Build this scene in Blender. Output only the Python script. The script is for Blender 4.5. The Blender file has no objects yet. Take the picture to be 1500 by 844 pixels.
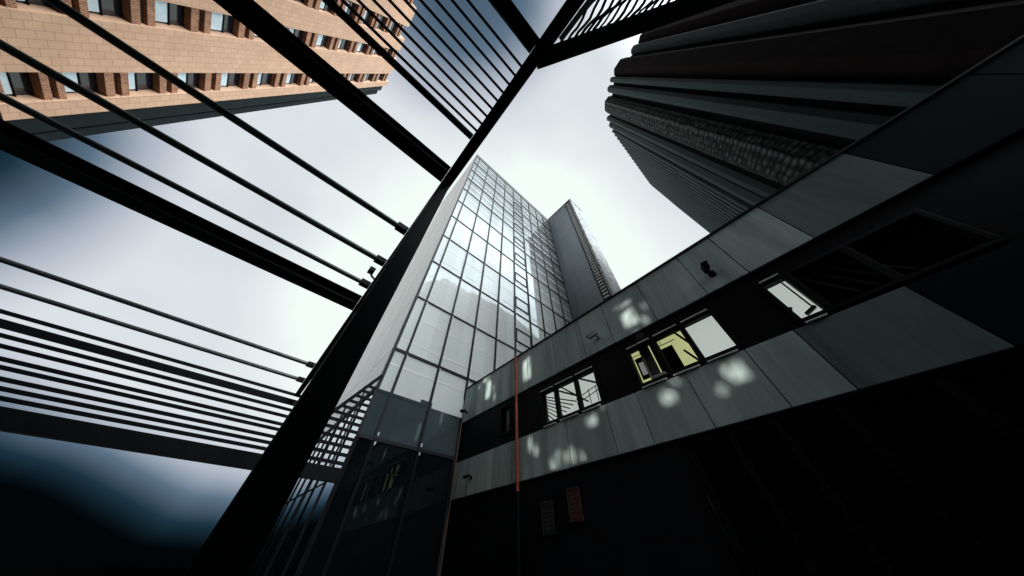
import bpy, math, random
from mathutils import Vector, Matrix
random.seed(7)
R = math.radians
scene = bpy.context.scene
col = scene.collection
EYE = 1.6                                   # eye height; Z(rel) = height above the eye

# ------------------------------------------------------------------ camera
cam_d = bpy.data.cameras.new('camera'); cam = bpy.data.objects.new('camera', cam_d); col.objects.link(cam)
PITCH, YAW = math.atan2(423.0, 364.0), R(48)
Fw = Vector((math.cos(PITCH)*math.cos(YAW), math.cos(PITCH)*math.sin(YAW), math.sin(PITCH)))
Rt = Vector((math.sin(YAW), -math.cos(YAW), 0)); Up = Rt.cross(Fw)
m = Matrix((Rt, Up, -Fw)).transposed().to_4x4(); m.translation = Vector((0, 0, EYE))
cam.matrix_world = m
cam_d.sensor_width = 36; cam_d.lens = 364/1500*36; cam_d.clip_start = 0.05; cam_d.clip_end = 3000
scene.camera = cam

# ------------------------------------------------------------------ world: Nishita sky behind a broken cloud deck
SUN_EL = R(19); SUN_DIR = Vector((-.9965, .083, 0)).normalized()     # towards the sun, on the ground plan
w = bpy.data.worlds.new('World'); scene.world = w; w.use_nodes = True
nt = w.node_tree; nt.nodes.clear()
def N(t, **k):
    n = nt.nodes.new(t)
    for a, b in k.items(): setattr(n, a, b)
    return n
def L(a, b): nt.links.new(a, b)
def M2(op, a, b=None, c=None):
    n = N('ShaderNodeMath', operation=op)
    for i, v in enumerate((a, b, c)):
        if v is None: continue
        if isinstance(v, (int, float)): n.inputs[i].default_value = v
        else: L(v, n.inputs[i])
    return n.outputs[0]
def mr(v, a, b, c=0., d=1., smooth=True):
    n = N('ShaderNodeMapRange'); n.interpolation_type = 'SMOOTHSTEP' if smooth else 'LINEAR'
    L(v, n.inputs[0])
    for i, x in enumerate((a, b, c, d)): n.inputs[i+1].default_value = x
    return n.outputs[0]
tc = N('ShaderNodeTexCoord'); dirv = tc.outputs['Generated']
nz = N('ShaderNodeTexNoise'); nz.inputs['Scale'].default_value = 2.6; nz.inputs['Detail'].default_value = 5; nz.inputs['Roughness'].default_value = .5
L(dirv, nz.inputs['Vector'])
ns = M2('SUBTRACT', nz.outputs['Fac'], .5)
def dot(v):
    n = N('ShaderNodeVectorMath', operation='DOT_PRODUCT'); L(dirv, n.inputs[0]); n.inputs[1].default_value = Vector(v).normalized()
    return n.outputs['Value']
def azel(az, el):                            # azimuth from the view direction, clockwise positive
    a = YAW - R(az); e = R(el)
    return (math.cos(e)*math.cos(a), math.cos(e)*math.sin(a), math.sin(e))
sep = N('ShaderNodeSeparateXYZ'); L(dirv, sep.inputs[0])
left_dim = M2('ADD', dot(azel(-98, 20)), M2('MULTIPLY', ns, .035))      # left sky darkened to imitate lens falloff
f_left = mr(left_dim, .885, .978, 1., .02)
low = M2('SUBTRACT', M2('ADD', sep.outputs['Z'], M2('MULTIPLY', ns, .03)), mr(dot(azel(-74, 2)), .87, 1., 0., .085))
f_low = mr(low, .03, .24, .0, 1.)
patch = M2('ADD', dot(azel(-150, 74)), M2('MULTIPLY', ns, .05))      # a blue-grey hole near the zenith
f_top = mr(patch, .925, .998, 1., .26)
lum = M2('MULTIPLY', M2('MULTIPLY', f_left, f_low), f_top)
soft = M2('ADD', lum, M2('MULTIPLY', M2('MULTIPLY', ns, lum), .30))
lum2 = M2('MULTIPLY', soft, mr(dot(azel(-4, 38)), .66, .97, .82, 1.22))
gt_ = mr(dot(azel(110, 24)), .73, 1.0, 0., 1., False)
glow = M2('MULTIPLY', M2('POWER', gt_, 2.4), 26.0)
glow = M2('ADD', glow, mr(dot(azel(128, 36)), .74, 1.0, 0., 4.0))   # both glows added out of view to brighten the tiles and curtain glass
ramp = N('ShaderNodeValToRGB'); L(lum2, ramp.inputs[0])
e = ramp.color_ramp.elements
e[0].position = 0; e[0].color = (.0002, .0007, .0012, 1)
e[1].position = 1; e[1].color = (.90, .99, .95, 1)
for p, c in ((.10, (.011, .033, .054, 1)), (.30, (.105, .165, .235, 1)), (.55, (.43, .48, .56, 1)), (.78, (.66, .70, .755, 1))):
    x = e.new(p); x.color = c
sky = N('ShaderNodeTexSky'); sky.sky_type = 'NISHITA'; sky.sun_disc = False
sky.sun_elevation = SUN_EL; sky.sun_rotation = math.atan2(SUN_DIR.x, SUN_DIR.y)
bg1 = N('ShaderNodeBackground'); L(sky.outputs[0], bg1.inputs['Color']); bg1.inputs['Strength'].default_value = .0
bg2 = N('ShaderNodeBackground'); L(ramp.outputs[0], bg2.inputs['Color']); L(M2('ADD', glow, 1.0), bg2.inputs['Strength'])
bg1.inputs['Strength'].default_value = .05
mixw = N('ShaderNodeMixShader'); mixw.inputs[0].default_value = .998
L(bg1.outputs[0], mixw.inputs[1]); L(bg2.outputs[0], mixw.inputs[2])
out = N('ShaderNodeOutputWorld'); L(mixw.outputs[0], out.inputs['Surface'])

sun_d = bpy.data.lights.new('sun', 'SUN'); sun = bpy.data.objects.new('sun', sun_d); col.objects.link(sun)
sun_d.energy = 4.4; sun_d.angle = R(.5); sun_d.color = (1, .95, .87)
to_sun = Vector((SUN_DIR.x*math.cos(SUN_EL), SUN_DIR.y*math.cos(SUN_EL), math.sin(SUN_EL)))
sun.rotation_euler = (-to_sun).to_track_quat('-Z', 'Y').to_euler(); sun.location = (-60, 20, 60)
scene.view_settings.view_transform = 'Standard'; scene.view_settings.look = 'None'
scene.view_settings.exposure = 0.0; scene.view_settings.gamma = 1.0; scene.view_settings.use_curve_mapping = False
scene.cycles.max_bounces = 6; scene.cycles.glossy_bounces = 4; scene.cycles.caustics_reflective = False

# ------------------------------------------------------------------ materials
def mat(name, base, rough=.6, metal=0., var=.0, scale=3., bump=0., bscale=40., spec=.5, stretch=(1, 1, 1), emit=None, tint=None):
    mt = bpy.data.materials.new(name); mt.use_nodes = True
    t = mt.node_tree; b = t.nodes['Principled BSDF']
    b.inputs['Base Color'].default_value = (*base, 1); b.inputs['Roughness'].default_value = rough
    b.inputs['Metallic'].default_value = metal; b.inputs['Specular IOR Level'].default_value = spec
    if var or bump:
        g = t.nodes.new('ShaderNodeNewGeometry'); mp = t.nodes.new('ShaderNodeMapping'); mp.inputs['Scale'].default_value = stretch
        t.links.new(g.outputs['Position'], mp.inputs['Vector'])
    if var:
        n = t.nodes.new('ShaderNodeTexNoise'); n.inputs['Scale'].default_value = scale; n.inputs['Detail'].default_value = 7; n.inputs['Roughness'].default_value = .62
        t.links.new(mp.outputs[0], n.inputs['Vector'])
        r = t.nodes.new('ShaderNodeValToRGB'); r.color_ramp.elements[0].position = .3; r.color_ramp.elements[1].position = .72
        tt = tint or (1, 1, 1)
        r.color_ramp.elements[0].color = (*[c*(1-var)*k for c, k in zip(base, tt)], 1); r.color_ramp.elements[1].color = (*[min(1, c*(1+var)) for c in base], 1)
        t.links.new(n.outputs['Fac'], r.inputs[0]); t.links.new(r.outputs[0], b.inputs['Base Color'])
        rr = t.nodes.new('ShaderNodeMapRange'); t.links.new(n.outputs['Fac'], rr.inputs[0]); rr.inputs[3].default_value = max(.02, rough-.1); rr.inputs[4].default_value = min(1, rough+.12)
        t.links.new(rr.outputs[0], b.inputs['Roughness'])
    if bump:
        n = t.nodes.new('ShaderNodeTexNoise'); n.inputs['Scale'].default_value = bscale; n.inputs['Detail'].default_value = 4
        t.links.new(mp.outputs[0], n.inputs['Vector'])
        bp = t.nodes.new('ShaderNodeBump'); bp.inputs['Strength'].default_value = bump; bp.inputs['Distance'].default_value = .02
        t.links.new(n.outputs['Fac'], bp.inputs['Height']); t.links.new(bp.outputs[0], b.inputs['Normal'])
    if emit:
        b.inputs['Emission Color'].default_value = (*emit[0], 1); b.inputs['Emission Strength'].default_value = emit[1]
    return mt

def plan_uv(t, swz):
    """position with axes re-ordered so that the chosen two world axes become x, y"""
    g = t.nodes.new('ShaderNodeNewGeometry'); s = t.nodes.new('ShaderNodeSeparateXYZ'); c = t.nodes.new('ShaderNodeCombineXYZ')
    t.links.new(g.outputs['Position'], s.inputs[0])
    for i, ax in enumerate(swz): t.links.new(s.outputs[ax], c.inputs[i])
    return c.outputs[0]

def panel_mat(name, c1, c2, joint, bw, bh, swz, mortar=.012, offset=.5, rough=.6, bump=.4, noise=.12, off=(0, 0, 0), metal=0., spec=.4):
    mt = bpy.data.materials.new(name); mt.use_nodes = True
    t = mt.node_tree; b = t.nodes['Principled BSDF']; b.inputs['Roughness'].default_value = rough; b.inputs['Metallic'].default_value = metal
    b.inputs['Specular IOR Level'].default_value = spec
    v = plan_uv(t, swz); mp = t.nodes.new('ShaderNodeMapping'); mp.inputs['Location'].default_value = off; t.links.new(v, mp.inputs['Vector'])
    br = t.nodes.new('ShaderNodeTexBrick'); br.offset = offset
    br.inputs['Scale'].default_value = 1; br.inputs['Brick Width'].default_value = bw; br.inputs['Row Height'].default_value = bh
    br.inputs['Mortar Size'].default_value = mortar; br.inputs['Mortar Smooth'].default_value = .1; br.inputs['Bias'].default_value = 0
    br.inputs['Color1'].default_value = (*c1, 1); br.inputs['Color2'].default_value = (*c2, 1); br.inputs['Mortar'].default_value = (*joint, 1)
    t.links.new(mp.outputs[0], br.inputs['Vector'])
    n = t.nodes.new('ShaderNodeTexNoise'); n.inputs['Scale'].default_value = .55; n.inputs['Detail'].default_value = 8; n.inputs['Roughness'].default_value = .65; t.links.new(v, n.inputs['Vector'])
    r = t.nodes.new('ShaderNodeMapRange'); t.links.new(n.outputs['Fac'], r.inputs[0]); r.inputs[1].default_value = .3; r.inputs[2].default_value = .7
    r.inputs[3].default_value = 1-noise; r.inputs[4].default_value = 1+noise
    mx = t.nodes.new('ShaderNodeVectorMath'); mx.operation = 'SCALE'; t.links.new(br.outputs['Color'], mx.inputs[0]); t.links.new(r.outputs[0], mx.inputs['Scale'])
    t.links.new(mx.outputs[0], b.inputs['Base Color'])
    if bump:
        bp = t.nodes.new('ShaderNodeBump'); bp.inputs['Strength'].default_value = bump; bp.inputs['Distance'].default_value = .02; bp.invert = True
        t.links.new(br.outputs['Fac'], bp.inputs['Height']); t.links.new(bp.outputs[0], b.inputs['Normal'])
    return mt

def glass_mat(name, base, cell, lo=.12, hi=.92, f0=.48, f1=.68, var=.10, swz=('X', 'Z', 'Y'), off=(0, 0, 0), gl=(.27, .305, .31), wob=.004):
    """coated curtain-wall glass: pale fritted body, reflection that grows towards grazing angles"""
    mt = bpy.data.materials.new(name); mt.use_nodes = True
    t = mt.node_tree; t.nodes.clear(); nn = t.nodes.new; lk = t.links.new
    v = plan_uv(t, swz)
    mp = nn('ShaderNodeMapping'); mp.inputs['Location'].default_value = off; mp.inputs['Scale'].default_value = (1/cell[0], 1/cell[1], 0); lk(v, mp.inputs['Vector'])
    fl = nn('ShaderNodeVectorMath'); fl.operation = 'FLOOR'; lk(mp.outputs[0], fl.inputs[0])
    wn = nn('ShaderNodeTexWhiteNoise'); lk(fl.outputs[0], wn.inputs['Vector'])
    r = nn('ShaderNodeMapRange'); lk(wn.outputs['Value'], r.inputs[0]); r.inputs[3].default_value = 1-var; r.inputs[4].default_value = 1+var
    n2 = nn('ShaderNodeTexNoise'); n2.inputs['Scale'].default_value = .35; n2.inputs['Detail'].default_value = 3; lk(v, n2.inputs['Vector'])
    r2 = nn('ShaderNodeMapRange'); lk(n2.outputs['Fac'], r2.inputs[0]); r2.inputs[1].default_value = .3; r2.inputs[2].default_value = .7; r2.inputs[3].default_value = .92; r2.inputs[4].default_value = 1.05
    mm = nn('ShaderNodeMath'); mm.operation = 'MULTIPLY'; lk(r.outputs[0], mm.inputs[0]); lk(r2.outputs[0], mm.inputs[1])
    sc = nn('ShaderNodeVectorMath'); sc.operation = 'SCALE'; sc.inputs[0].default_value = base; lk(mm.outputs[0], sc.inputs['Scale'])
    df = nn('ShaderNodeBsdfDiffuse'); lk(sc.outputs[0], df.inputs['Color'])
    gb = nn('ShaderNodeBsdfGlossy'); gb.inputs['Color'].default_value = (*gl, 1); gb.inputs['Roughness'].default_value = .02
    n3 = nn('ShaderNodeTexNoise'); n3.inputs['Scale'].default_value = .5; n3.inputs['Detail'].default_value = 1; lk(v, n3.inputs['Vector'])
    bp = nn('ShaderNodeBump'); bp.inputs['Strength'].default_value = .5; bp.inputs['Distance'].default_value = wob; lk(n3.outputs['Fac'], bp.inputs['Height']); lk(bp.outputs[0], gb.inputs['Normal'])
    gn = nn('ShaderNodeNewGeometry'); tl = nn('ShaderNodeVectorMath'); tl.operation = 'SUBTRACT'; lk(wn.outputs['Color'], tl.inputs[0]); tl.inputs[1].default_value = (.5, .5, .5)
    ts = nn('ShaderNodeVectorMath'); ts.operation = 'SCALE'; lk(tl.outputs[0], ts.inputs[0]); ts.inputs['Scale'].default_value = .022      # each pane sits a little out of true
    ta = nn('ShaderNodeVectorMath'); ta.operation = 'ADD'; lk(ts.outputs[0], ta.inputs[0]); lk(gn.outputs['Normal'], ta.inputs[1])
    tn = nn('ShaderNodeVectorMath'); tn.operation = 'NORMALIZE'; lk(ta.outputs[0], tn.inputs[0]); lk(tn.outputs[0], bp.inputs['Normal'])
    lw = nn('ShaderNodeLayerWeight'); lw.inputs['Blend'].default_value = .5
    f = nn('ShaderNodeMapRange'); f.interpolation_type = 'SMOOTHSTEP'; lk(lw.outputs['Facing'], f.inputs[0])
    f.inputs[1].default_value = f0; f.inputs[2].default_value = f1; f.inputs[3].default_value = lo; f.inputs[4].default_value = hi
    mx = nn('ShaderNodeMixShader'); lk(f.outputs[0], mx.inputs[0]); lk(df.outputs[0], mx.inputs[1]); lk(gb.outputs[0], mx.inputs[2])
    o = nn('ShaderNodeOutputMaterial'); lk(mx.outputs[0], o.inputs['Surface'])
    return mt

T = 11.0; D = 6.6; DL = 20.0; H = 33.0
STEEL = mat('dark painted steel', (.0065, .0095, .0120), .6, 0, .25, 2., spec=.10)
STEELG = mat('grey green galvanised steel', (.10, .125, .12), .38, .5, .3, 4.)
BLACK = mat('black coated metal', (.004, .0045, .0055), .55, 0, .2, 3., spec=.10)
CONC = mat('pale precast concrete', (.47, .575, .56), .75, 0, .30, 2.2, .15, 60., stretch=(1, 1, .14), tint=(.92, .98, 1.), spec=.12)
DARKBAND = mat('charcoal facade panel', (.004, .0045, .007), .55, 0, .3, 1.2, spec=.08)
SHOP = mat('dark shopfront glass', (.003, .0045, .006), .10, 0, .2, .8, spec=.16)
FRAME = mat('pale anodised sill', (.88, .88, .86), .4, 0, .1, 6.)
REDPIPE = mat('orange red painted pipe', (.30, .052, .022), .5, 0, .25, 5.)
TILE = panel_mat('warm buff facade tile', (.56, .35, .23), (.515, .315, .20), (.27, .16, .095), .72, .46, ('Z', 'Y', 'X'), .010, .5, .7, .5, .10)
BRICK = panel_mat('rough red brown brick', (.46, .235, .13), (.30, .14, .075), (.12, .07, .05), .30, .10, ('Z', 'Y', 'X'), .012, .5, .85, .8, .3)
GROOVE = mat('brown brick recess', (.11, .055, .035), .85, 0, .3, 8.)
DGLASS = mat('dark window glass', (.006, .010, .016), .08, 0, 0, spec=.6)
BLIND = mat('pale blue roller blind', (.50, .62, .66), .7, 0, .10, 3.)
WING = panel_mat('dark green grey cladding', (.009, .0145, .016), (.007, .012, .0135), (.01, .012, .014), 3.4, 30., ('Z', 'Y', 'X'), .03, 0., .6, .4, .15, spec=.06)
WHITEP = panel_mat('white metal side panel', (.88, .92, .94), (.85, .89, .915), (.10, .115, .13), 2.5, 3.64, ('Y', 'Z', 'X'), .07, 0., .22, .3, .05, off=(-T, -(.64*T+EYE), 0), spec=1.)
GL_UP = glass_mat('pale fritted curtain glass', (.92, .965, .93), (.163*T, .331*T), off=(-.277, -(.64+EYE/T)/.331, 0))
GL_LOW = glass_mat('clear dark curtain glass', (.075, .10, .105), (.163*T, 2.), lo=.30, hi=.85, off=(0, 0, 0))
GL_SHOP = glass_mat('dark ground floor glass', (.004, .006, .008), (.163*T, 2.), lo=.16, hi=.6)
TEAL = mat('dark teal painted steel', (.018, .030, .033), .5, 0, .25, 3., spec=.2)
GL_SIDE = glass_mat('side lobby glass', (.05, .06, .065), (1., 1.), lo=.35, hi=.95, f0=.4, f1=.8, gl=(.82, .86, .87))
MULL = mat('dark grey mullion', (.012, .016, .019), .5, spec=.2)
MULLW = mat('bright aluminium transom', (.93, .94, .93), .4)
METAL = panel_mat('blue grey metal cladding', (.19, .225, .25), (.18, .215, .24), (.12, .145, .165), 9., 1.2, ('Y', 'Z', 'X'), .02, 0., .5, .2, .12)
TRIM = mat('blue steel corner trim', (.16, .22, .26), .4, .3)
LOUV = mat('pale louvre blade', (.42, .42, .41), .5, .2)
ROUGHW = mat('speckled render', (.26, .275, .27), .9, 0, .85, 2.2, .6, 6.)
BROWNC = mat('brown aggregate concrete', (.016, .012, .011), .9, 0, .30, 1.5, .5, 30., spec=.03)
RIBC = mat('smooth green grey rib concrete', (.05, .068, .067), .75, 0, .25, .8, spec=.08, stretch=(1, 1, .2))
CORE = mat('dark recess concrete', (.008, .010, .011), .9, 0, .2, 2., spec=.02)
WHITE = mat('white plastic', (.75, .76, .74), .4)

def panel_tone(mt, lo=.84, hi=1.10):
    # every separate panel of a band gets its own slight tone
    t = mt.node_tree; b = t.nodes['Principled BSDF']; lk_ = b.inputs['Base Color'].links[0]; src = lk_.from_socket
    g = t.nodes.new('ShaderNodeNewGeometry'); r = t.nodes.new('ShaderNodeMapRange'); t.links.new(g.outputs['Random Per Island'], r.inputs[0])
    r.inputs[3].default_value = lo; r.inputs[4].default_value = hi
    v = t.nodes.new('ShaderNodeVectorMath'); v.operation = 'SCALE'; t.links.new(src, v.inputs[0]); t.links.new(r.outputs[0], v.inputs['Scale']); t.links.new(v.outputs[0], b.inputs['Base Color'])
panel_tone(CONC)
def hex_mat():
    mt = bpy.data.materials.new('knobbly hexagon concrete'); mt.use_nodes = True
    t = mt.node_tree; b = t.nodes['Principled BSDF']; b.inputs['Roughness'].default_value = .85; b.inputs['Specular IOR Level'].default_value = .08
    g = t.nodes.new('ShaderNodeNewGeometry'); vo = t.nodes.new('ShaderNodeTexVoronoi'); vo.inputs['Scale'].default_value = 3.6; vo.inputs['Randomness'].default_value = .35
    t.links.new(g.outputs['Position'], vo.inputs['Vector'])
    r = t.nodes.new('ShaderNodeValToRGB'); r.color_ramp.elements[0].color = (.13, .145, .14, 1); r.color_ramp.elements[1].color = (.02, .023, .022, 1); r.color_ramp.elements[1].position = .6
    t.links.new(vo.outputs['Distance'], r.inputs[0]); t.links.new(r.outputs[0], b.inputs['Base Color'])
    bp = t.nodes.new('ShaderNodeBump'); bp.inputs['Strength'].default_value = 1; bp.inputs['Distance'].default_value = .12; bp.invert = True
    t.links.new(vo.outputs['Distance'], bp.inputs['Height']); t.links.new(bp.outputs[0], b.inputs['Normal'])
    return mt
HEX = hex_mat()

# ------------------------------------------------------------------ mesh helpers (heights are given above the eye)
class MB:
    def __init__(s): s.v = []; s.f = []
    def box(s, x0, x1, y0, y1, z0, z1):
        x0, x1 = sorted((x0, x1)); y0, y1 = sorted((y0, y1)); z0, z1 = sorted((z0, z1))
        i = len(s.v)
        s.v += [(x, y, z+EYE) for z in (z0, z1) for y in (y0, y1) for x in (x0, x1)]
        s.f += [[i+k for k in q] for q in ((0, 2, 3, 1), (4, 5, 7, 6), (0, 1, 5, 4), (2, 6, 7, 3), (0, 4, 6, 2), (1, 3, 7, 5))]
        return s
    def hexa(s, bot, top):
        i = len(s.v); n = len(bot)
        s.v += [(p[0], p[1], p[2]+EYE) for p in bot] + [(p[0], p[1], p[2]+EYE) for p in top]
        s.f.append([i+k for k in reversed(range(n))]); s.f.append([i+n+k for k in range(n)])
        for k in range(n):
            j = (k+1) % n; s.f.append([i+k, i+j, i+n+j, i+n+k])
        return s
    def prism(s, pts, z0, z1):
        ar = sum(pts[k][0]*pts[(k+1) % len(pts)][1]-pts[(k+1) % len(pts)][0]*pts[k][1] for k in range(len(pts)))
        if ar < 0: pts = pts[::-1]
        return s.hexa([(x, y, z0) for x, y in pts], [(x, y, z1) for x, y in pts])
    def bar(s, p, q, wd, ht, up=(0, 0, 1)):
        p, q, up = Vector(p), Vector(q), Vector(up); d = (q-p).normalized(); sd = d.cross(up).normalized(); u = sd.cross(d)
        c = [sd*(-wd/2)+u*(-ht/2), sd*(wd/2)+u*(-ht/2), sd*(wd/2)+u*(ht/2), sd*(-wd/2)+u*(ht/2)]
        return s.hexa([p+x for x in c], [q+x for x in c])
    def tube(s, p, q, r, n=12, r2=None):
        p, q = Vector(p), Vector(q); d = (q-p).normalized(); a = d.orthogonal().normalized(); b = d.cross(a)
        r2 = r if r2 is None else r2
        return s.hexa([p+(a*math.cos(k*2*math.pi/n)+b*math.sin(k*2*math.pi/n))*r for k in range(n)],
                      [q+(a*math.cos(k*2*math.pi/n)+b*math.sin(k*2*math.pi/n))*r2 for k in range(n)])
    def quad(s, *pts):
        i = len(s.v); s.v += [(p[0], p[1], p[2]+EYE) for p in pts]; s.f.append([i+k for k in range(len(pts))]); return s
    def build(s, name, material, parent=None, origin=None, bevel=0, smooth=False):
        o0 = Vector((0, 0, 0)); p = parent
        while p is not None: o0 += p.location; p = p.parent
        if origin is not None: o0 = Vector(origin)
        me = bpy.data.meshes.new(name); me.from_pydata([tuple(Vector(x)-o0) for x in s.v], [], s.f); me.update()
        me.materials.append(material)
        o = bpy.data.objects.new(name, me); col.objects.link(o)
        if parent is not None: o.parent = parent
        if origin is not None: o.location = origin
        if bevel:
            b = o.modifiers.new('bevel', 'BEVEL'); b.width = bevel; b.segments = 2; b.limit_method = 'ANGLE'
        if smooth: me.shade_smooth()
        return o
def tag(o, label=None, cat=None, group=None, kind=None):
    for k, v in (('label', label), ('category', cat), ('group', group), ('kind', kind)):
        if v: o[k] = v
    return o
def empty(name, loc): 
    o = bpy.data.objects.new(name, None); col.objects.link(o); o.location = loc; o.empty_display_size = .3; return o
def copy_tree(o, parent=None):
    c = o.copy(); col.objects.link(c); c.parent = parent
    for ch in list(o.children): copy_tree(ch, c)
    return c

# ------------------------------------------------------------------ ground
GROUND = mat('dark wet paving', (.045, .048, .05), .6, 0, .3, .6)
tag(MB().quad((-900, -900, -EYE), (900, -900, -EYE), (900, 900, -EYE), (-900, 900, -EYE)).build('ground', GROUND), kind='structure')

# ------------------------------------------------------------------ concrete building on the right
cb = tag(empty('concrete_building', (D+2, 4, 0)), 'low grey precast concrete building with two pale bands and a dark ribbon of windows', 'building')
ZR, Z1, Z2, Z3 = .970*D, .718*D, .475*D, .293*D
up_j = [1.652, 1.49, 1.273, 1.118, .966, .748, .55, .389, .177, -.03, -.17, -.358, -.62, -.9, -1.2, -1.5, -1.85]
lo_j = [1.652, 1.49, 1.263, 1.116, .971, .744, .525, .383, .19, 0, -.13, -.36, -.62, -.9, -1.2, -1.5, -1.85]
def band(js, z0, z1):
    mb = MB()
    for a, b in zip(js, js[1:]): mb.box(D, D+.12, b*D+.010, a*D-.010, z0, z1)
    return mb
FALLOFF_DARK = mat('precast panel darkened for edge falloff', (.010, .013, .018), .7, 0, .2, .9, spec=.04)  # lens falloff painted in as near-black concrete
FALLOFF_MID = mat('precast panel half darkened for edge falloff', (.17, .215, .22), .75, 0, .3, 2.2, .15, 60., stretch=(1, 1, .14), spec=.1)  # half step of the same falloff, painted into the panel colour
band(up_j[:12], Z1, ZR).build('upper_wall_band', CONC, cb, bevel=.006)
band(lo_j[:11], Z3, Z2).build('lower_wall_band', CONC, cb, bevel=.006)
band(up_j[11:13], Z1, ZR).build('half_falloff_panel', FALLOFF_MID, cb, bevel=.006)
band(lo_j[10:12], Z3, Z2).build('half_falloff_panel', FALLOFF_MID, cb, bevel=.006)
band(up_j[12:], Z1, ZR).build('falloff_panels', FALLOFF_DARK, cb, bevel=.006)
band(lo_j[11:], Z3, Z2).build('falloff_panels', FALLOFF_DARK, cb, bevel=.006)
MB().box(D+.123, 12.2, -3.4, 10.85, Z1+.02, ZR-.03).box(D+.123, D+.6, -12.3, -3.4, Z1+.02, ZR-.03).build('upper_structure', DARKBAND, cb)
MB().box(D-.03, D+.62, -12.3, 10.9, ZR, ZR+.06).build('roof_coping', BLACK, cb)
# window band with real openings
wins = [(.527, .885), (-.002, .358), (-.53, -.155)]
mb = MB(); edges = [1.652*D] + [v*D for w_ in wins for v in (w_[1], w_[0])] + [-1.85*D]
WZ0, WZ1 = .487*D, .655*D
sb0, sb1 = 1.125*D, 1.225*D; sz0, sz1 = .525*D, .69*D
mb.box(D+.06, D+.2, sb1, edges[0], Z2, Z1).box(D+.06, D+.2, edges[1], sb0, Z2, Z1).box(D+.06, D+.2, sb0, sb1, Z2, sz0).box(D+.06, D+.2, sb0, sb1, sz1, Z1)
for k in range(2, 7, 2): mb.box(D+.06, D+.2, edges[k+1], edges[k], Z2, Z1)
for lo, hi in wins: mb.box(D+.06, D+.2, lo*D, hi*D, Z2, WZ0).box(D+.06, D+.2, lo*D, hi*D, WZ1, Z1)
mb.build('dark_window_band', DARKBAND, cb)
MB().box(D+1.6, 12.2, -3.4, 10.85, Z3+.02, Z1-.02).box(D+.45, D+.6, -12.3, -3.4, Z3+.02, Z1-.02).box(D+.12, D+1.6, -12.3, 10.85, Z3+.02, Z2-.03).build('inner_structure', DARKBAND, cb)
PANEGLOW = mat('pale glowing pane backing', (.55, .60, .57), .8, emit=((.80, .90, .85), .52))  # glow added where the panes would mirror bright sky
ROOMY = mat('warm lit office wall', (.5, .5, .3), .8, 0, .25, 2., emit=((.72, .76, .36), .55))
GREYBL = mat('grey fabric blind', (.10, .115, .12), .8)
PAPER = mat('pale grey paper sheet', (.5, .5, .52), .8, emit=((.6, .63, .64), .25))
def window(lo, hi, splits, z0=WZ0, z1=WZ1):
    y0, y1 = lo*D, hi*D; fr = MB(); fw = .075
    fr.box(D+.01, D+.16, y0, y1, z0, z0+fw).box(D+.01, D+.16, y0, y1, z1-fw, z1).box(D+.01, D+.16, y0, y0+fw, z0+fw, z1-fw).box(D+.01, D+.16, y1-fw, y1, z0+fw, z1-fw)
    for s_ in splits: fr.box(D+.01, D+.16, s_*D-.06, s_*D+.06, z0+fw, z1-fw)
    f = fr.build('window', BLACK, cb, bevel=.008)
    cuts = [lo] + sorted(splits) + [hi]
    for a, b in zip(cuts, cuts[1:]):
        if b*D > 6.5 or lo > 1 or b < -.2: continue
        MB().box(D-.035, D+.005, a*D+.10, b*D-.06, z0-.055, z0-.03).build('sill_strip', FRAME, f)
        MB().box(D-.035, D+.005, a*D+.06, b*D-.06, z1+.015, z1+.04).build('head_strip', FRAME, f)
    return f
# pieces behind the panes, some standing for reflections: points are given on the facade plane and set back by a depth
def inn(b, z, d): k = (D+d); return (D+d, b*k, z*k)
def slab(mb, b0, b1, z0, z1, d, th=.03):
    x, y0, za = inn(b0, z0, d); _, y1, zb = inn(b1, z1, d); mb.box(x, x+th, y0, y1, za, zb); return mb
def strut(mb, p, q, d, wd, th=.05): return mb.bar(inn(*p, d), inn(*q, d), th, wd, (1, 0, 0))
fA = window(.527, .885, [.648, .779])
slab(MB(), .50, .93, .46, .70, .95).build('glow_wall', PANEGLOW, fA)  # glowing sheet stands for sky mirrored in the panes
bm_ = MB()
strut(bm_, (.800, .648), (.645, .555), .55, .11); strut(bm_, (.76, .655), (.60, .515), .5, .085); strut(bm_, (.655, .655), (.515, .565), .5, .085); strut(bm_, (.86, .66), (.77, .625), .5, .08)
bm_.build('mirrored_beam', STEELG, fA)  # bars shaped like pergola beams mirrored in the glass
sl = MB()
for k in range(9): strut(sl, (.862, .630-.0135*k), (.66+.022*k, .535-.009*k), .35, .045, .03)
sl.build('shutter_slats', BLACK, fA)
slab(MB(), .842, .876, .50, .648, .17).build('side_blind', LOUV, fA)
hr = MB()
for z in (0, .022): strut(hr, (.66, .522+z), (.525, .548+z), .6, .018, .02)
for b_ in (.63, .585, .545): strut(hr, (b_, .50), (b_, .565), .6, .018, .02)
hr.build('mirrored_rail', MULL, fA)  # bars shaped like railings mirrored in the glass
fB = window(-.002, .358, [.117, .235])
slab(MB(), .05, .42, .45, .70, .8).build('glow_wall', ROOMY, fB)
slab(MB(), .008, .110, .495, .640, .17).build('pale_pane_glow', PANEGLOW, fB)  # glowing sheet added to whiten the blank pane
slab(MB(), .262, .297, .498, .64, .22).build('grey_blind', GREYBL, fB)
slab(slab(MB(), .298, .304, .498, .64, .21), .246, .298, .498, .508, .2).build('blind_edge', FRAME, fB)
slab(MB(), .303, .334, .508, .60, .6).build('dark_cabinet', DARKBAND, fB)
fu = MB(); slab(fu, .178, .222, .49, .592, .42); slab(fu, .243, .256, .50, .64, .3); strut(fu, (.15, .55), (.128, .50), .5, .09); strut(fu, (.245, .64), (.215, .55), .4, .07); strut(fu, (.150, .64), (.118, .56), .3, .09)
fu.build('dark_furniture', DARKBAND, fB)
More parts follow.
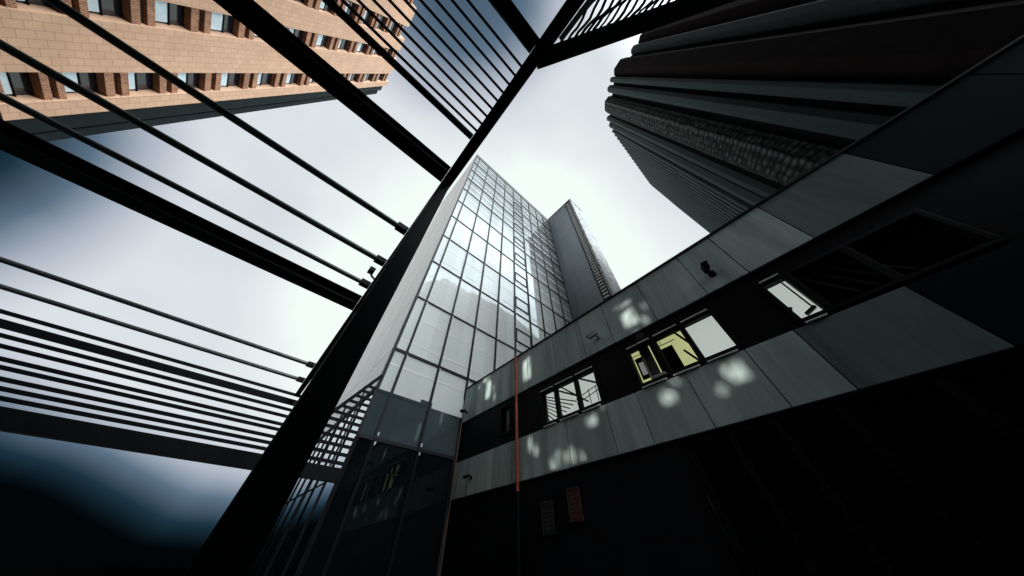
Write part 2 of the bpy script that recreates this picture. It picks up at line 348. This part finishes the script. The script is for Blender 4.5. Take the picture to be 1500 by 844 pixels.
slab(MB(), .307, .326, .525, .578, .57, .02).build('paper_sheet', PAPER, fB)
sh = MB()
for k in range(2): slab(sh, .262, .36, .612-.018*k, .6135-.018*k, .77, .02)
slab(sh, .16, .235, .607, .609, .77, .02); slab(sh, .213, .2145, .607, .64, .77, .02)
sh.build('shelf_lines', DARKBAND, fB)
fC = window(-.53, -.155, [-.228, -.37])
MB().box(D+.17, D+.19, -.222*D, -.163*D, WZ0+.08, WZ1-.08).build('pale_pane_glow', PANEGLOW, fC)  # glowing sheet stands for sky mirrored in this pane
lampb = MB()
lampb.tube((D+.12, -.172*D, WZ0+.42), (D+.14, -.165*D, WZ0+.36), .03, 10).bar((D+.13, -.185*D, WZ0+.17), (D+.13, -.214*D, WZ0+.25), .05, .09, (1, 0, 0))
lampb.box(D+.14, D+.165, -.212*D, -.208*D, WZ0+.3, WZ1-.1)
lampb.build('mirrored_fitting', BLACK, fC)  # shaped like a lamp-like reflection in the pane
MB().box(D+.3, D+.32, -.53*D, -.24*D, WZ0, WZ1).build('dark_pane', SHOP, fC)
sl = MB()
for k in range(4): sl.bar((D+.2, (-.25-.03*k)*D, WZ1-.12), (D+.2, (-.31-.035*k)*D, WZ0+.2), .02, .05, (1, 0, 0))
sl.build('inner_slats', mat('dull grey slat', (.03, .036, .04), .6), fC)
fD = window(1.125, 1.225, [], sz0, sz1)
MB().box(D+.17, D+.19, 1.13*D, 1.22*D, sz0+.06, sz1-.06).build('pane', SHOP, fD)
MB().box(D+.15, D+.168, 1.14*D, 1.185*D, sz0+.35, sz1-.10).box(D+.15, D+.168, 1.138*D, 1.20*D, sz1-.17, sz1-.12).build('grey_blind', mat('dull green blind', (.22, .27, .26), .8), fD)
# ground floor
SHOPW = mat('blue black shop wall', (.005, .007, .011), .6, 0, .3, 1.5, spec=.10)
sw = MB()
for a, b in ((10.85, 7.8), (7.78, 5.6), (5.58, 3.6), (3.58, 2.0)): sw.box(D+.05, D+.12, b, a, -EYE, Z3-.01)
sw.box(D+.05, D+.12, -12.2, -4, -EYE, Z3-.01).box(D+.05, D+.12, -4, 2, Z3-.14, Z3-.01)
sw.build('shop_wall', SHOPW, cb)
MB().box(D+.13, D+.16, -4, 2, -EYE, Z3-.14).build('shop_glass', SHOP, cb)
st = MB()
for y in (1.9, 1.1, .35, -.5, -1.6, -2.8): st.box(D+.02, D+.128, y-.06, y+.06, -EYE, Z3-.15)
st.build('shop_mullion', BLACK, cb)
MB().tube((D-.09, 1.058*D, -EYE), (D-.09, 1.058*D, Z3-.25), .05, 14).build('shaded_pipe_foot', BLACK, cb)  # black colour stands for the pipe fading into darkness
pp = MB().tube((D-.09, 1.058*D, Z3-.25), (D-.09, 1.058*D, ZR+.08), .052, 14)
dp = pp.build('downpipe', REDPIPE, cb, smooth=False)
for z in (Z3+.2, Z2-.2, Z1-.1, Z1+.6, ZR-.3): MB().tube((D-.09, 1.058*D, z), (D-.09, 1.058*D, z+.05), .064, 14).build('pipe_collar', REDPIPE, dp)
for y in (1.638*D,): MB().tube((D-.05, y, -EYE), (D-.05, y, Z1-.02), .022, 8).build('cable_conduit', mat('rusty brown conduit', (.17, .095, .05), .7), cb)

# notices on the shop wall
def notice(y, z, w_, h_, paper, label, lines):
    n = empty('notice_board', (D+.04, y, z-h_+EYE)); tag(n, label, 'notice', 'notice boards on the shop wall')
    MB().box(D-.0, D+.045, y-w_, y, z-h_, z).build('panel', paper, n)
    b = MB(); r_ = random.Random(3)
    for k in range(lines): b.box(D-.006, D-.003, y-.06-r_.uniform(.25, .6)*w_, y-.06, z-.16-.085*k, z-.185-.085*k)
    b.build('printed_lines', mat('faint print', (.09, .085, .075), .8), n)
    MB().box(D-.012, D+.02, y-w_-.02, y+.02, z, z+.025).box(D-.012, D+.02, y, y+.025, z-h_, z).build('frame', mat('dull notice frame', (.05, .04, .033), .6), n)
notice(.785*D, .225*D, .36, .62, mat('rust orange poster', (.07, .02, .009), .6, 0, .3, 3.), 'rust orange notice board with lines of print on the dark shop wall', 5)
notice(.925*D, .20*D, .36, .62, mat('dark poster', (.012, .013, .015), .6), 'dark notice board with faint print left of the orange one', 5)

# security cameras
def sec_cam(y, z, label, yaw, body=BLACK, s=1.):
    r_ = tag(empty('security_camera', (D, y, z+EYE)), label, 'camera', 'security cameras on the concrete wall')
    MB().box(D-.03*s, D-.001, y-.07*s, y+.07*s, z-.08*s, z+.08*s).build('wall_plate', body, r_, bevel=.01)
    MB().bar((D-.02, y, z+.02*s), (D-.2*s, y+.03*s, z+.07*s), .045*s, .045*s).build('arm', body, r_)
    dx, dy = -math.cos(yaw), math.sin(yaw)
    c = Vector((D-.22*s, y+.03*s, z+.02*s)); d = Vector((dx, dy, -.35)).normalized()
    hd = MB().bar(c-d*.14*s, c+d*.20*s, .11*s, .12*s).build('housing', body, r_, bevel=.015)
    MB().bar(c-d*.12*s+Vector((0, 0, .075*s)), c+d*.27*s+Vector((0, 0, .075*s)), .13*s, .018*s).build('sun_hood', body, r_)
    MB().tube(c+d*.2*s, c+d*.215*s, .04*s, 14).build('lens', DGLASS, hd)
GREYM = mat('grey camera enamel', (.22, .23, .22), .45)
sec_cam(.46*D, .79*D, 'grey security camera on a bent arm above the dark band, second from the glass tower', R(70), GREYM, .95)
sec_cam(-.085*D, .792*D, 'black security camera under the roof edge, nearest the dark ribbed tower', R(-10), BLACK, 1.15)
sec_cam(1.60*D, .775*D, 'small dark security camera beside the glass tower corner on the upper pale band', R(-20), BLACK, .9)
sec_cam(1.46*D, .37*D, 'small black security camera low on the lower pale band left of the orange pipe', R(0), BLACK, .8)

# ------------------------------------------------------------------ glass tower
gt = tag(empty('glass_tower', (12, T+6, 0)), 'tall pale glass office tower with white side wall and thin dark grid', 'office tower')
XC = .222*T
mull = [XC, .277*T] + [(.277+.163*k)*T for k in range(1, 13)]
XE = mull[-1]; ZT = 3.95*T
floors = [(.64+.331*k)*T for k in range(11)]
MB().box(XC+.03, XE, T+.10, T+13.9, 5.2, ZT-.6).box(XC+.5, XE, T+.10, T+13.9, -EYE, 5.2).build('core', mat('tower core', (.03, .035, .04), .8), gt)
MB().box(XC-.06, XC+.03, T+.12, T+14, 5.2, ZT+.1).build('side_wall', WHITEP, gt)
for k in range(10):
    z0, z1 = floors[k], floors[k+1]
    MB().box(XC+.02, XE, T+.02, T+.06, z0+.03, z1-.03).build('floor_glazing', GL_UP, gt)
lowg = MB().box(XC+.02, XE, T+.02, T+.06, .455*T, floors[0]-.03).build('lobby_glazing', GL_UP, gt)
MB().box(XC+.02, 6.55, T+.02, T+.06, .309*T, .453*T).build('lobby_glazing', GL_LOW, gt)  # dark pane stands for buildings mirrored below the skyline
MB().box(XC+.02, 6.55, T+.02, T+.06, -EYE, .295*T).build('shopfront_glazing', GL_SHOP, gt)
sky_l = MB()   # stepped dark strip imitating a skyline mirrored in the lobby glass
sky_l.box(XC+.05, .40*T, T-.0, T+.015, .452*T, .462*T).box(.40*T, .452*T, T-.0, T+.015, .452*T, .475*T).build('skyline_reflection', GL_LOW, gt)
for k, x in enumerate(mull):
    wd = .105 if k else .12
    for q in ([(-EYE, ZT)] if x < 6.5 else [(ZR-.5, ZT)]):
        MB().box(x-wd/2, x+wd/2, T-.07, T+.02, max(q[0], .302*T if x < 6.5 else 0), q[1]).build('mullion', MULL, gt)
        if x < 6.5: MB().box(x-wd/2, x+wd/2, T-.07, T+.02, -EYE, .302*T-.06).build('lower_mullion', BLACK, gt)
for z in [.302*T] + floors:
    d = .12 if z < .7*T else .085
    MB().box(XC-.02, XE if z > 6 else 6.55, T-.045, T+.018, z-d/2, z+d/2).build('floor_band', MULL, gt)
for z in [.572*T] + [f+dz*T for f in floors[:-1] for dz in (.058, .197)]:
    MB().box(XC, XE, T+.010, T+.017, z-.034, z+.034).build('transom', MULLW, gt)
for k in range(1, 9):                     # narrow opening lights in one bay
    x0 = mull[5]+.12; z0 = floors[k]+.80; f_ = MB()
    x1 = mull[6]-.10; z1 = floors[k]+2.05
    f_.box(x0, x0+.05, T-.06, T+.016, z0, z1).box(x1-.05, x1, T-.06, T+.016, z0, z1).box(x0+.05, x1-.05, T-.06, T+.016, z0, z0+.05).box(x0+.05, x1-.05, T-.06, T+.016, z1-.05, z1)
    f_.build('opening_window', MULL, gt)
hw = MB()
for x in mull[1:4]:
    for z in floors[:4] + [.302*T]: hw.box(x+.045, x+.09, T-.085, T-.05, z+.10, z+.22).box(x+.045, x+.09, T-.085, T-.05, z-.20, z-.10)
hw.build('glass_clip', MULLW, gt)
rail = MB().box(XC-.06, XE, T-.06, T+.02, ZT+.50, ZT+.60).box(XC-.06, XC+.02, T+.02, T+14, ZT+.5, ZT+.6)
for x in mull: rail.box(x-.03, x+.03, T-.05, T+.01, ZT, ZT+.5)
rail.build('roof_rail', MULL, gt)
MB().box(XC-.02, XC+.02, T+.10, T+14, -EYE, 5.0).build('side_glazing', GL_SIDE, gt)
MB().box(XC-.08, XC+.06, T+.06, T+14, 5.0, 5.2).build('soffit_band', BLACK, gt)
sm = MB()
for k in range(1, 9): sm.box(XC-.06, XC-.02, T+1.5*k, T+1.5*k+.08, -EYE, 5.0)
sm.build('side_mullion', BLACK, gt)

# ------------------------------------------------------------------ metal clad block in front of the tower
XB = 1.74*T; YB = .52*T; ZB = 4.03*T
bk = tag(empty('stair_tower', (XB+1.7, 8, 0)), 'blue grey metal clad stair tower standing against the glass tower, with a louvred edge', 'tower')
MB().box(XB, XB+3.4, .632*T, T-.005, 2, ZB-.08).build('metal_wall', METAL, bk)
MB().box(XB+.25, XB+3.4, YB+.3, .632*T-.002, 2, ZB-.08).build('louvre_recess', BLACK, bk)
lv = MB(); z = 3.
while z < ZB-.5:
    lv.box(XB-.02, XB+.25, YB+.42, .632*T-.16, z, z+.22); z += .50
lv.build('louvre_blades', LOUV, bk)
MB().box(XB, XB+.12, .632*T-.12, .632*T-.002, 2, ZB-.1).box(XB, XB+.12, YB+.3, YB+.42, 2, ZB-.1).box(XB+.02, XB+.14, .585*T-.05, .585*T+.05, 2, ZB-.1).build('louvre_frame', BLACK, bk)
MB().box(XB-.02, XB+3.4, YB, YB+.298, 2, ZB-.08).build('speckled_wall', ROUGHW, bk)
MB().box(XB-.05, XB+3.45, YB-.05, T-.01, ZB-.078, ZB+.1).build('coping', BLACK, bk)
MB().box(XB-.05, XB-.002, .925*T, .965*T, 2, ZB-.1).build('corner_trim', TRIM, bk)

# ------------------------------------------------------------------ dark ribbed tower
import itertools
def roofpt(x, y):        # photograph pixel on the roof line -> plan position on the roof plane
    d = Fw*364 + Rt*(x-749) + Up*(422-y); return (d.x*H/d.z, d.y*H/d.z)
rt = tag(empty('ribbed_tower', (H*.5, -H*.4, 0)), 'dark concrete tower with a rounded corner and vertical ribs', 'tower')
outer = [(.2165*H, -.75*H), (.2165*H, -.24*H), (.227*H, -.191*H), (.257*H, -.163*H), (.296*H, -.137*H), (.33*H, -.1235*H), (.441*H, -.1185*H), (.616*H, -.118*H), (.80*H, -.150*H), (1.02*H, -.197*H), (1.3*H, -.30*H), (1.3*H, -.75*H)]
cen = Vector((.62*H, -.42*H))
def inset(p, dist):
    v = cen-Vector(p); return tuple(Vector(p)+v.normalized()*dist)
core_pts = [inset(p, .55) for p in outer]
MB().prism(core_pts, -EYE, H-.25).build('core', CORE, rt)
def rib(p, q, depth, material, name='rib', zt=H, cham=.18):
    p, q = Vector(p), Vector(q); d = (q-p); ln = d.length; d.normalize()
    n_ = Vector((d.y, -d.x)); n_ = n_ if n_.dot(cen-p) > 0 else -n_
    c = min(cham, ln*.3)
    pts = [p+n_*depth, p+n_*c, p+d*c, q-d*c, q+n_*c, q+n_*depth]
    return MB().prism([tuple(v) for v in pts], -EYE, zt).build(name, material, rt)
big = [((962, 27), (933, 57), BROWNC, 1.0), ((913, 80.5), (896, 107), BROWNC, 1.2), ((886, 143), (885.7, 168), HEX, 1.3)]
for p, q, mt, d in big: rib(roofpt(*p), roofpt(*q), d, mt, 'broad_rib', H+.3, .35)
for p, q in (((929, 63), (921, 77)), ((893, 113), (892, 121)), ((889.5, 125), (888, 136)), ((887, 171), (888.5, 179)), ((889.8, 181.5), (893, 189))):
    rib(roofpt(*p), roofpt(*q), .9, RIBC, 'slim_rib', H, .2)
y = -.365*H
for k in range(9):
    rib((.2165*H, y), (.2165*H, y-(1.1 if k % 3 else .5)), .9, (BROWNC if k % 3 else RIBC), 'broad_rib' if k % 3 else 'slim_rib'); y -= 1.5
poly = [Vector(roofpt(894.5, 192)), Vector((.441*H, -.1185*H)), Vector((.616*H, -.118*H)), Vector((.80*H, -.150*H)), Vector((1.02*H, -.197*H)), Vector((1.25*H, -.28*H))]
acc = 0; step = .52
for a, b in zip(poly, poly[1:]):
    ln = (b-a).length; s_ = acc
    while s_ < ln-.28:
        rib(tuple(a+(b-a)*(s_/ln)), tuple(a+(b-a)*((s_+.27)/ln)), .6, RIBC, 'slim_rib', H-.1, .05); s_ += step
    acc = s_-ln if s_ > ln else 0
MB().prism([inset(p, 1.0) for p in outer], H-.24, H-.05).build('roof', CORE, rt)

# ------------------------------------------------------------------ buff tiled building on the left
tb = tag(empty('tiled_building', (-DL-6, 4, 0)), 'tall buff tiled building with recessed columns of windows between wide piers', 'building')
ZL = 3.66*DL; PZ = .84*DL
def pier(y0, y1, zt): MB().box(-DL-.9, -DL, y0*DL, y1*DL, PZ, zt).build('tiled_pier', TILE, tb)
pier(.985, 1.035, 3.68*DL); pier(.737, .895, 3.64*DL); pier(.535, .650, 3.60*DL); pier(.255, .425, 3.56*DL); pier(.0, .17, 3.52*DL)
MB().box(-DL-1.5, -DL-.92, -1.2*DL, 1.035*DL, PZ, 3.5*DL).build('rear_wall', GROOVE, tb)  # long unseen end added to keep sun off the ribbed tower
strips = [((.895, .985), [.76, .863, .985, 1.155, 1.327, 1.528, 1.75, 1.976, 2.215, 2.474, 2.751, 3.047, 3.352, 3.60]),
          ((.650, .737), [.80, .93, 1.07, 1.248, 1.455, 1.68, 1.907, 2.17, 2.428, 2.704, 3.012, 3.300, 3.56]),
          ((.425, .535), [.95, 1.15, 1.37, 1.60, 1.85, 2.11, 2.37, 2.63, 2.89, 3.15, 3.45]),
          ((.17, .255), [1.6, 1.9, 2.2, 2.5, 2.8, 3.1, 3.42])]
for (y0, y1), zs in strips:
    for z0, z1 in zip(zs, zs[1:]):
        h = z1-z0; wz1 = z0+h*.60
        ya, yb = y0*DL, y1*DL
        wn = MB().box(-DL-.56, -DL-.50, ya+.002, yb-.002, z0*DL, wz1*DL).build('window', DGLASS, tb)
        r_ = random.random()
        bw = (yb-ya)*(.80 + .1*r_)
        zt = z0+h*(.22+.12*r_)
        bl = MB().box(-DL-.48, -DL-.45, yb-bw, yb-.14, (z0+h*.03)*DL, zt*DL)
        bl.build('blind', BLIND, wn)
        MB().box(-DL-.495, -DL-.40, ya+.01, yb-.01, (zt+h*.012)*DL, (zt+h*.03)*DL).build('transom', BLACK, wn)
        a = wz1; dz = (z1-wz1)
        MB().box(-DL-.56, -DL-.10, ya+.004, yb-.004, a*DL, (a+dz*.36)*DL).box(-DL-.56, -DL-.10, ya+.004, yb-.004, (a+dz*.66)*DL, (a+dz)*DL).build('brick_spandrel', BRICK, tb)
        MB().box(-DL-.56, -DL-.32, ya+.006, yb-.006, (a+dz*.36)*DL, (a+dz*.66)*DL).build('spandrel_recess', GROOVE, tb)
MB().box(-DL-8, -DL-.25, 1.036*DL, 1.098*DL, 0, 3.60*DL).build('corner_wing', WING, tb)
MB().box(-DL-8, -DL-.75, 1.0985*DL, 1.12*DL, 0, 3.59*DL).build('shadow_joint', BLACK, tb)
MB().box(-DL-8, -DL-.55, 1.1205*DL, 1.152*DL, 0, 3.57*DL).build('corner_wing', WING, tb)
# unseen screen added below the tiled floors, holes cut to throw sun patches
spots = [(9.0, 5.8, .34, .85), (9.2, 6.38, .45, .22), (6.45, 5.7, .40, .95), (1.87, 5.42, .42, .62), (1.50, 5.1, .16, .34), (4.02, 3.0, .34, .26), (1.85, 2.89, .30, .28),
         (.42, 2.92, .34, .40), (6.45, 2.95, .16, .42), (5.62, 2.25, .13, .36), (5.38, 2.4, .12, .30), (4.85, 2.35, .13, .40), (4.55, 2.22, .12, .30), (1.9, 5.98, .55, .13), (8.5, 5.3, .12, .3)]
r3 = random.Random(21)
spots += [(y+r3.choice((-1, 1))*(a*.5+r3.uniform(.12, .35)), min(max(z+r3.uniform(-.35, .35), 2.05), 6.2), r3.uniform(.08, .15), r3.uniform(.12, .32)) for y, z, a, b in spots[:12]]
k_ = DL+D; tx = k_/(-SUN_DIR.x)
holes = [(y+tx*SUN_DIR.y, z+tx*math.tan(SUN_EL), a, b) for y, z, a, b in spots]
ys = sorted({-1.2*DL, 1.035*DL} | {v for y, z, a, b in holes for v in (y-a/2, y+a/2)})
zs_ = sorted({-EYE, PZ-.01} | {v for y, z, a, b in holes for v in (z-b/2, z+b/2)})
ZTOP = max(zs_[-1], PZ-.01)
pod = MB()
for y0, y1 in zip(ys, ys[1:]):
    run = None
    for z0, z1 in zip(zs_, zs_[1:]):
        cy_, cz_ = (y0+y1)/2, (z0+z1)/2
        opn = any(abs(cy_-y) < a/2 and abs(cz_-z) < b/2 for y, z, a, b in holes)
        if not opn: run = (run[0], z1) if run else (z0, z1)
        if (opn or z1 == zs_[-1]) and run: pod.box(-DL-.35, -DL-.30, y0, y1, *run); run = None
pod.build('patch_screen', WING, tb)
rr = random.Random(11)
for y, z, a, b in holes:                       # added struts make the sun patches irregular
    sg = rr.choice((-1, 1)); o_ = rr.uniform(-.3, .3)*a
    MB().bar((-DL-.325, y+o_-sg*a*.6, z-b*.6), (-DL-.325, y+o_+sg*a*.5, z+b*.6), .04, .05+.05*rr.random(), (1, 0, 0)).build('patch_strut', BLACK, tb)
    MB().bar((-DL-.325, y-a*.6, z+b*.5-.2*a*sg), (-DL-.325, y+a*.6, z+b*.5+.25*a*sg), .04, .12, (1, 0, 0)).build('patch_strut', BLACK, tb)
# unseen dark blocks added behind the camera to shut out sky light
rb = tag(empty('sky_blocker', (-4, -6, 0)), 'plain dark blocks added behind, out of view, to shut out sky light', 'building')
MB().box(-10, 0, -9, -4.6, -EYE, 13.5).box(.002, 2.9, -9, -4.6, -EYE, 8).box(2.902, D-.05, -9, -7, -EYE, 5.4).build('lower_blocker', DARKBAND, rb)
MB().box(-14, -3, -26, -15, -EYE, 26).build('tower_blocker', DARKBAND, rb)
MB().box(-9.9, -9.3, -1.9, .95, -EYE, 34).box(-9.9, -9.3, -5.9, -1.902, -EYE, 49).box(-9.9, -9.3, -14.9, -5.902, -EYE, 68).build('side_wall', DARKBAND, rb)  # unseen slabs shaped to darken the right end of the wall
MB().box(-9.9, -9.3, .952, 4.5, -EYE, 7.4).box(-9.9, -9.3, .952, 4.5, 12.6, 18.5).build('side_wall', DARKBAND, rb)
print('holes', len(holes)); print('holes', [(round(h[0], 1), round(h[1], 1)) for h in holes], PZ, ZTOP)

# ------------------------------------------------------------------ steel pergola
PH = 4.0                                        # underside above the eye
pg = tag(empty('steel_pergola', (0, 2, 0)), 'dark steel pergola frame with a near column, cross beams and thin rails overhead', 'pergola')
# column: tapered plates, flange to the left
yc = .405*PH
def hcol(x0b, x1b, x0t, x1t, y0, y1, zb, zt): return MB().hexa([(x0b, y0, zb), (x1b, y0, zb), (x1b, y1, zb), (x0b, y1, zb)], [(x0t, y0, zt), (x1t, y0, zt), (x1t, y1, zt), (x0t, y1, zt)])
co = hcol(.036, .222, .036, .160, yc-.03, yc, -EYE, PH+.02).build('column', STEEL, pg, bevel=.004)
hcol(.10, .125, .095, .115, yc+.001, yc+.16, -EYE, PH).build('column_web', STEEL, co)
hcol(.034, .215, .034, .16, yc+.161, yc+.185, -EYE, PH).build('column_flange', STEELG, co)
# edge beam along the building direction, passing almost overhead
def ibeam(y0, y1, x0, x1, z0, ht, nm='cross_beam'):
    """H section running along X between x0 and x1"""
    ym = (y0+y1)/2; b = MB()
    b.box(x0, x1, y0, y1, z0, z0+.018).box(x0, x1, y0, y1, z0+ht-.018, z0+ht).box(x0, x1, ym-.01, ym+.01, z0+.018, z0+ht-.018)
    return b.build(nm, STEEL, pg, bevel=.003)
MB().box(.034, .178, -.40, 10.86, PH, PH+.02).box(.096, .116, -.40, 10.86, PH+.02, PH+.20).box(.034, .178, -.40, 10.86, PH+.20, PH+.22).build('edge_beam', STEEL, pg)
XL = -9.
ibeam(-.44, -.285, XL, .03, PH, .22)
ibeam(1.47, 1.68, XL, .03, PH-.02, .24)
ibeam(5.15, 5.45, XL, .03, PH-.06, .25)
for yv, rr in ((.718, .052), (.951, .052), (1.149, .047), (2.19, .05), (2.475, .05)):
    y_ = yv*PH
    o = MB().tube((XL, y_, PH+.06), (-.06, y_, PH+.06), rr, 12).build('rail', STEELG, pg, smooth=False)
    MB().box(-.16, .03, y_-.06, y_+.06, PH+.0, PH+.12).build('rail_bracket', BLACK, o)
ibeam(.22*PH-.035, .22*PH+.035, XL, .03, PH, .09, 'rail')
for k in range(9):
    y_ = (.1925-.0281*k)*PH
    o = MB().box(XL, .033, y_-.014, y_+.014, PH+.02, PH+.05).build('thin_rod', BLACK, pg)
MB().box(XL-.15, XL, -3, 10.9, PH, PH+.25).build('far_edge_beam', STEEL, pg)
for y_ in (-.4, 5.2, 10.8): MB().box(XL-.15, XL, y_-.1, y_+.1, -EYE, PH).build('far_column', STEEL, pg)
# forked bay: beam carrying on, a raking beam and wavy glass louvres between
P0 = Vector((.10, -.36, PH+.10)); 
def at(x, y, z): 
    d = Fw*364 + Rt*(x-749) + Up*(422-y); return Vector((d.x*z/d.z, d.y*z/d.z, z))
A1 = at(792, 76, PH); A2 = at(905, -90, PH); B1 = at(792, 86, PH); B2 = at(1080, -16, PH)
MB().bar((.106, -.38, PH+.11), (.106, -2.6, PH+.11), .15, .22).build('edge_beam', TEAL, pg)
d2 = (B2-B1); d2.z = 0; d2 = d2.normalized()
MB().bar(B1+Vector((0, 0, .10))-d2*.05, B1+d2*2.9+Vector((0, 0, .10)), .17, .20).build('raking_beam', TEAL, pg)
MB().bar((.215, -.60, PH+.06), (.245, -2.6, PH+.06), .055, .05).build('inner_trim', LOUV, pg)
rn = random.Random(5)
for k in range(26):
    o_ = .09+.043*k                            # distance from the edge beam
    y_s = -.62-o_*1.12                          # where it meets the raking beam
    y_s = B1.y + (o_+.10)/max(.05, d2.x)*d2.y + .05
    pts = []; n = 26
    for j in range(n+1):
        t_ = j/n; yy = y_s+(-2.7-y_s)*t_
        pts.append(Vector((.14+o_+.018*math.sin(yy*9+k*1.3)+.012*math.sin(yy*23+k*2.1), yy, PH+.10)))
    b = MB(); wd = .017+.012*rn.random()
    for p, q in zip(pts, pts[1:]): b.bar(p, q+(q-p)*.05, wd, .02)
    b.build('canopy_louvre', BLACK, pg)
# floodlight fixed to the edge beam
fl = tag(empty('floodlight', (-.10, 1.05*PH, PH+EYE)), 'small dark box floodlight clamped to the pergola edge beside the column', 'floodlight')
MB().box(-.15, -.04, 1.035*PH-.06, 1.035*PH+.06, PH-.02, PH+.10).build('housing', BLACK, fl, bevel=.01)
MB().bar((-.06, 1.06*PH, PH+.02), (.03, 1.08*PH, PH+.04), .03, .03).build('bracket', STEELG, fl)

# ------------------------------------------------------------------ louvred end screen
YS = 10.9
ls = tag(empty('louvre_screen', (-2, YS, 0)), 'dark steel louvre screen closing the far end of the pergola with an open gap below', 'screen')
MB().box(XL, .4, YS, YS+.06, 3.66, 3.83).build('head_rail', BLACK, ls)
for yi in (2.76, 3.12, 3.304, 3.55, 3.73, 4.0, 4.25, 4.53):
    z = 11/yi; MB().box(XL, .35, YS+.02, YS+.05, z-.045, z+.04).build('slat', BLACK, ls)
MB().box(XL, 2.42, YS-.02, YS+.14, 1.925, 2.29).build('bottom_beam', BLACK, ls)
for k in range(12):
    z = 2.42+.235*k
    x0 = 1.05 if z < 3.3 else 1.05+(z-3.3)*.62
    MB().box(x0, 2.40, YS+.02, YS+.05, z-.05, z+.05).build('slat', BLACK, ls)
for x, zt in ((1.66, 4.1), (2.02, 4.7)): MB().box(x-.03, x+.03, YS-.01, YS+.018, 2.3, zt).build('post', BLACK, ls)
MB().box(.45, .60, YS, YS+.12, -EYE, 3.86).build('post', BLACK, ls)
MB().bar((1.0, YS+.0, 3.2), (2.38, YS+.0, 5.55), .12, .16, (0, 1, 0)).build('raking_head', BLACK, ls)
for x in (1.74, 2.12): MB().box(x-.025, x+.025, YS+.02, YS+.08, -EYE, 1.92).build('post', BLACK, ls)
MB().bar((2.12, YS, 1.9), (1.30, YS, 1.28), .05, .05, (0, 1, 0)).build('brace', BLACK, ls)
# low black wall added behind, standing for the dark lower edge
bw_ = MB().box(-90, 2.3, 40, 40.5, -EYE, .5).build('edge_dark_wall', mat('near black edge wall', (.0012, .0013, .0015), .9, 0, .3, .5, spec=.0), origin=(-40, 40, 0)); tag(bw_, 'long low black wall added to darken the edge under the louvre screen', 'wall')
